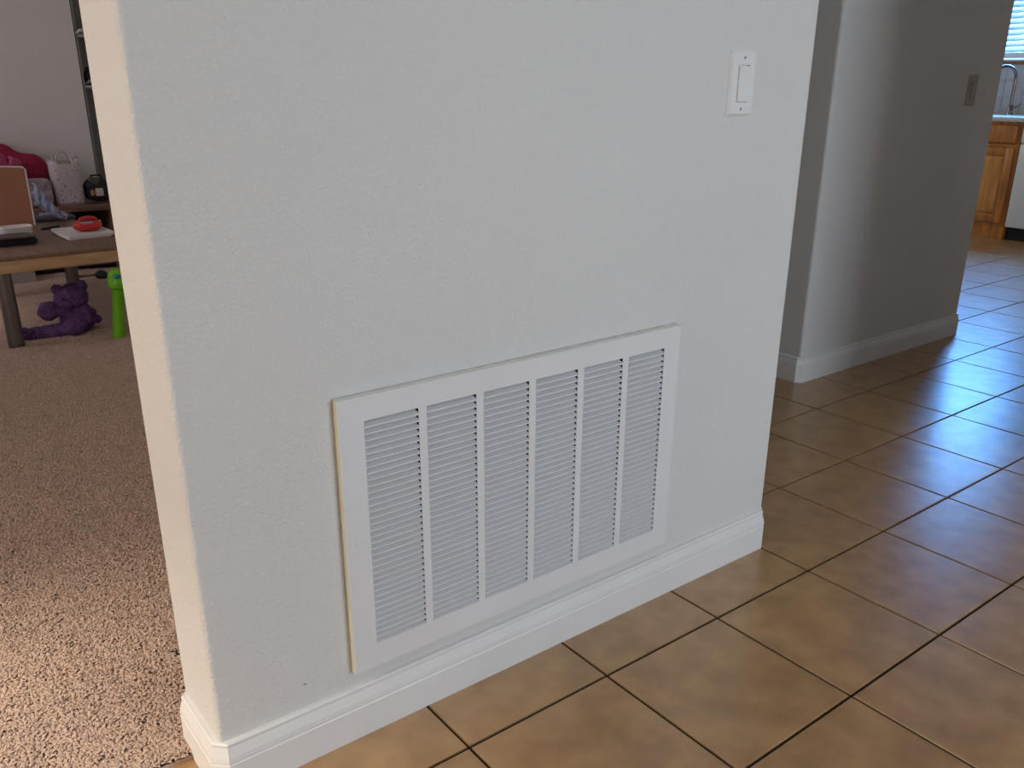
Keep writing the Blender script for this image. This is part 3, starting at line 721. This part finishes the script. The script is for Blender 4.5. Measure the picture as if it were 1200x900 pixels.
# ------------------------------------------------------------------ kitchen run
KX = 6.86
def cabinet(name, label, y0, y1, doors):
    t = thing(name, label, 'cabinet', (KX, (y0+y1)/2, 0))
    h = (y1-y0)/2
    m = B(); box(m, 0.012, 0.615, -h, h, 0.0, 0.875); obj('carcass', m, 'oak', t)
    f = B()
    box(f, -0.006, 0.012, -h, -h+0.035, 0.0, 0.875); box(f, -0.006, 0.012, h-0.035, h, 0.0, 0.875)
    for z0, z1 in ((0.0, 0.115), (0.690, 0.715), (0.855, 0.875)): box(f, -0.006, 0.012, -h+0.035, h-0.035, z0, z1)
    obj('face_frame', f, 'oak', t)
    m = B(); box(m, -0.012, -0.004, -h, h, 0.100, 0.118, 0.002); obj('lower_rail', m, 'oak', t, True)
    dw = (2*h-0.05)/doors
    for i in range(doors):
        a = -h+0.025+i*dw+0.004; b = a+dw-0.008
        m = B(); box(m, -0.026, -0.006, a, b, 0.722, 0.850, 0.005); obj('drawer_front', m, 'oak', t, True)
        m = B()
        box(m, -0.026, -0.006, a, a+0.055, 0.122, 0.688, 0.003); box(m, -0.026, -0.006, b-0.055, b, 0.122, 0.688, 0.003)
        box(m, -0.026, -0.006, a+0.055, b-0.055, 0.122, 0.178, 0.003); box(m, -0.026, -0.006, a+0.055, b-0.055, 0.632, 0.688, 0.003)
        dr = obj('door', m, 'oak', t, True)
        m = B(); pts = [((a+0.055, b-0.055), (0.178, 0.632), -0.012), ((a+0.063, b-0.063), (0.186, 0.624), -0.010), ((a+0.085, b-0.085), (0.208, 0.602), -0.022)]
        rr = [[m.verts.new((x, y, z)) for y, z in ((yy[0], zz[0]), (yy[1], zz[0]), (yy[1], zz[1]), (yy[0], zz[1]))] for yy, zz, x in pts]
        for p, q in zip(rr, rr[1:]):
            for k in range(4): m.faces.new((p[k], p[(k+1) % 4], q[(k+1) % 4], q[k]))
        m.faces.new(rr[-1]); obj('raised_panel', m, 'oak_panel', dr)
cabinet('sink_cabinet', 'honey oak cabinet with a raised panel door under the kitchen sink', 1.945, 2.865, 2)
cabinet('base_cabinet', 'oak base cabinet to the right of the white dishwasher', 0.70, 1.315, 1)
t = thing('dishwasher', 'white dishwasher with a black kickplate beside the oak sink cabinet', 'dishwasher', (KX, 1.63, 0))
m = B(); box(m, 0.0, 0.60, -0.298, 0.298, 0.10, 0.868); obj('tub', m, 'appliance_white', t)
m = B(); box(m, -0.038, 0.0, -0.298, 0.298, 0.105, 0.720, 0.006); obj('door', m, 'appliance_white', t, True)
m = B(); box(m, -0.042, 0.0, -0.298, 0.298, 0.730, 0.868, 0.006); cp = obj('control_panel', m, 'appliance_white', t, True)
m = B(); box(m, -0.050, -0.040, -0.12, 0.12, 0.74, 0.76, 0.003); obj('handle', m, 'black_plastic', cp, True)
m = B(); box(m, 0.03, 0.60, -0.298, 0.298, 0.0, 0.10); obj('kickplate', m, 'black_plastic', t)
t = thing('countertop', 'pale stone kitchen countertop over the oak cabinets', 'countertop', (KX, 1.78, 0))
m = B(); box(m, -0.045, 0.64, -1.08, 1.085, 0.876, 0.912, 0.004); obj('slab', m, 'counter', t, True)
m = B(); box(m, -0.050, -0.030, -1.08, 1.085, 0.884, 0.910, 0.004); obj('front_edge', m, 'counter', t, True)
# backsplash tiles are pieces of the kitchen wall
bs = None
for i in range(15):
    for j in range(3):
        y0 = 0.70+i*0.145; z0 = 0.914+j*0.132
        if bs is None:
            m = B(); box(m, -0.008, 0.0, 0.0015, 0.1435, 0.0015, 0.1305, 0.001, 1); bs = obj('backsplash_tile', m, 'backsplash', wk); o = bs
        else:
            o = bpy.data.objects.new('backsplash_tile', bs.data); C.objects.link(o); o.parent = wk
        o.location = (XE, y0, z0)
# window ledge, sill, blinds
e = struct_empty('trim_1')
m = B(); box(m, XE-0.055, XE+0.05, KWIN[0]-0.04, KWIN[1]+0.04, KWIN[2]-0.002, KWIN[2]+0.012, 0.003); obj('sill_top', m, 'window_vinyl', e, True)
m = B(); box(m, XE-0.030, XE-0.008, KWIN[0]-0.03, KWIN[1]+0.03, KWIN[2]-0.030, KWIN[2]-0.002, 0.003); obj('sill_apron', m, 'sill_wood', e, True)
t = thing('window_blind', 'white slatted blind glowing blue with daylight over the kitchen sink', 'blind', (XE-0.005, (KWIN[0]+KWIN[1])/2, KWIN[2]))
hw = (KWIN[1]-KWIN[0])/2-0.01
m = B(); box(m, -0.028, 0.028, -hw, hw, KWIN[3]-KWIN[2]-0.05, KWIN[3]-KWIN[2]-0.002, 0.003); obj('head_rail', m, 'window_vinyl', t, True)
m = B(); box(m, -0.022, 0.022, -hw, hw, 0.020, 0.062, 0.004); obj('bottom_rail', m, 'window_vinyl', t, True)
sl = None; ns = 0; z = 0.085
while z < KWIN[3]-KWIN[2]-0.07:
    if sl is None:
        m = B(); rows = []
        for k in range(5):
            u = (k-2)/2; yy = u*0.024; zz = 0.0030*(1-u*u)
            rows.append((m.verts.new((yy, -hw, zz)), m.verts.new((yy, hw, zz))))
        low = [(m.verts.new((r[0].co.x, -hw, r[0].co.z-0.0025)), m.verts.new((r[0].co.x, hw, r[0].co.z-0.0025))) for r in rows]
        for a, b in zip(rows, rows[1:]): m.faces.new((a[0], b[0], b[1], a[1]))
        for a, b in zip(low, low[1:]): m.faces.new((a[0], a[1], b[1], b[0]))
        for a, b in ((rows[0], low[0]), (rows[-1], low[-1])): m.faces.new((a[0], a[1], b[1], b[0]))
        for k in (0, 1): m.faces.new([r[k] for r in rows] + [r[k] for r in reversed(low)])
        sl = obj('slat', m, 'blind_slat', t, True); o = sl
    else:
        o = bpy.data.objects.new('slat', sl.data); C.objects.link(o); o.parent = t
    o.location = (0, 0, z); o.rotation_euler = (0, math.radians(-52), 0); z += 0.042
for y in (-0.3, 0.3):
    m = B(); box(m, -0.027, -0.0255, y-0.002, y+0.002, 0.06, KWIN[3]-KWIN[2]-0.05); obj('ladder_cord', m, 'window_vinyl', t)
# faucet
t = thing('kitchen_faucet', 'tall arched chrome faucet standing behind the kitchen sink', 'faucet', (7.30, 2.272, 0.9125))
m = B(); lathe(m, [(0.030, 0), (0.030, 0.008), (0.022, 0.014), (0.020, 0.07), (0.016, 0.075)], 20); obj('base', m, 'chrome', t, True)
m = B(); tube(m, [(0, 0, 0.07), (0, 0, 0.25)] + [(-0.065+0.065*math.cos(a), 0.055-0.055*math.cos(a), 0.27+0.095*math.sin(a)) for a in [math.pi*i/12 for i in range(13)]] + [(-0.130, 0.110, 0.225)], 0.0125, 12); obj('spout', m, 'chrome', t, True)
m = B(); tube(m, [(-0.130, 0.110, 0.235), (-0.130, 0.110, 0.150)], [0.015, 0.018], 14); obj('spray_head', m, 'chrome', t, True)
m = B(); tube(m, [(0, -0.015, 0.05), (-0.01, -0.05, 0.065), (-0.015, -0.085, 0.085)], [0.009, 0.008, 0.006], 10); obj('lever', m, 'chrome', t, True)
t = thing('soap_dispenser', 'short dark soap pump on the counter to the right of the faucet', 'dispenser', (7.31, 2.10, 0.9125))
m = B(); lathe(m, [(0.022, 0), (0.022, 0.006), (0.013, 0.012), (0.011, 0.06), (0.008, 0.065), (0.007, 0.085)], 16); obj('pump', m, 'slate', t, True)
m = B(); tube(m, [(0.0, 0, 0.085), (-0.02, 0, 0.088), (-0.055, 0, 0.080)], 0.006, 8); obj('nozzle', m, 'slate', t, True)
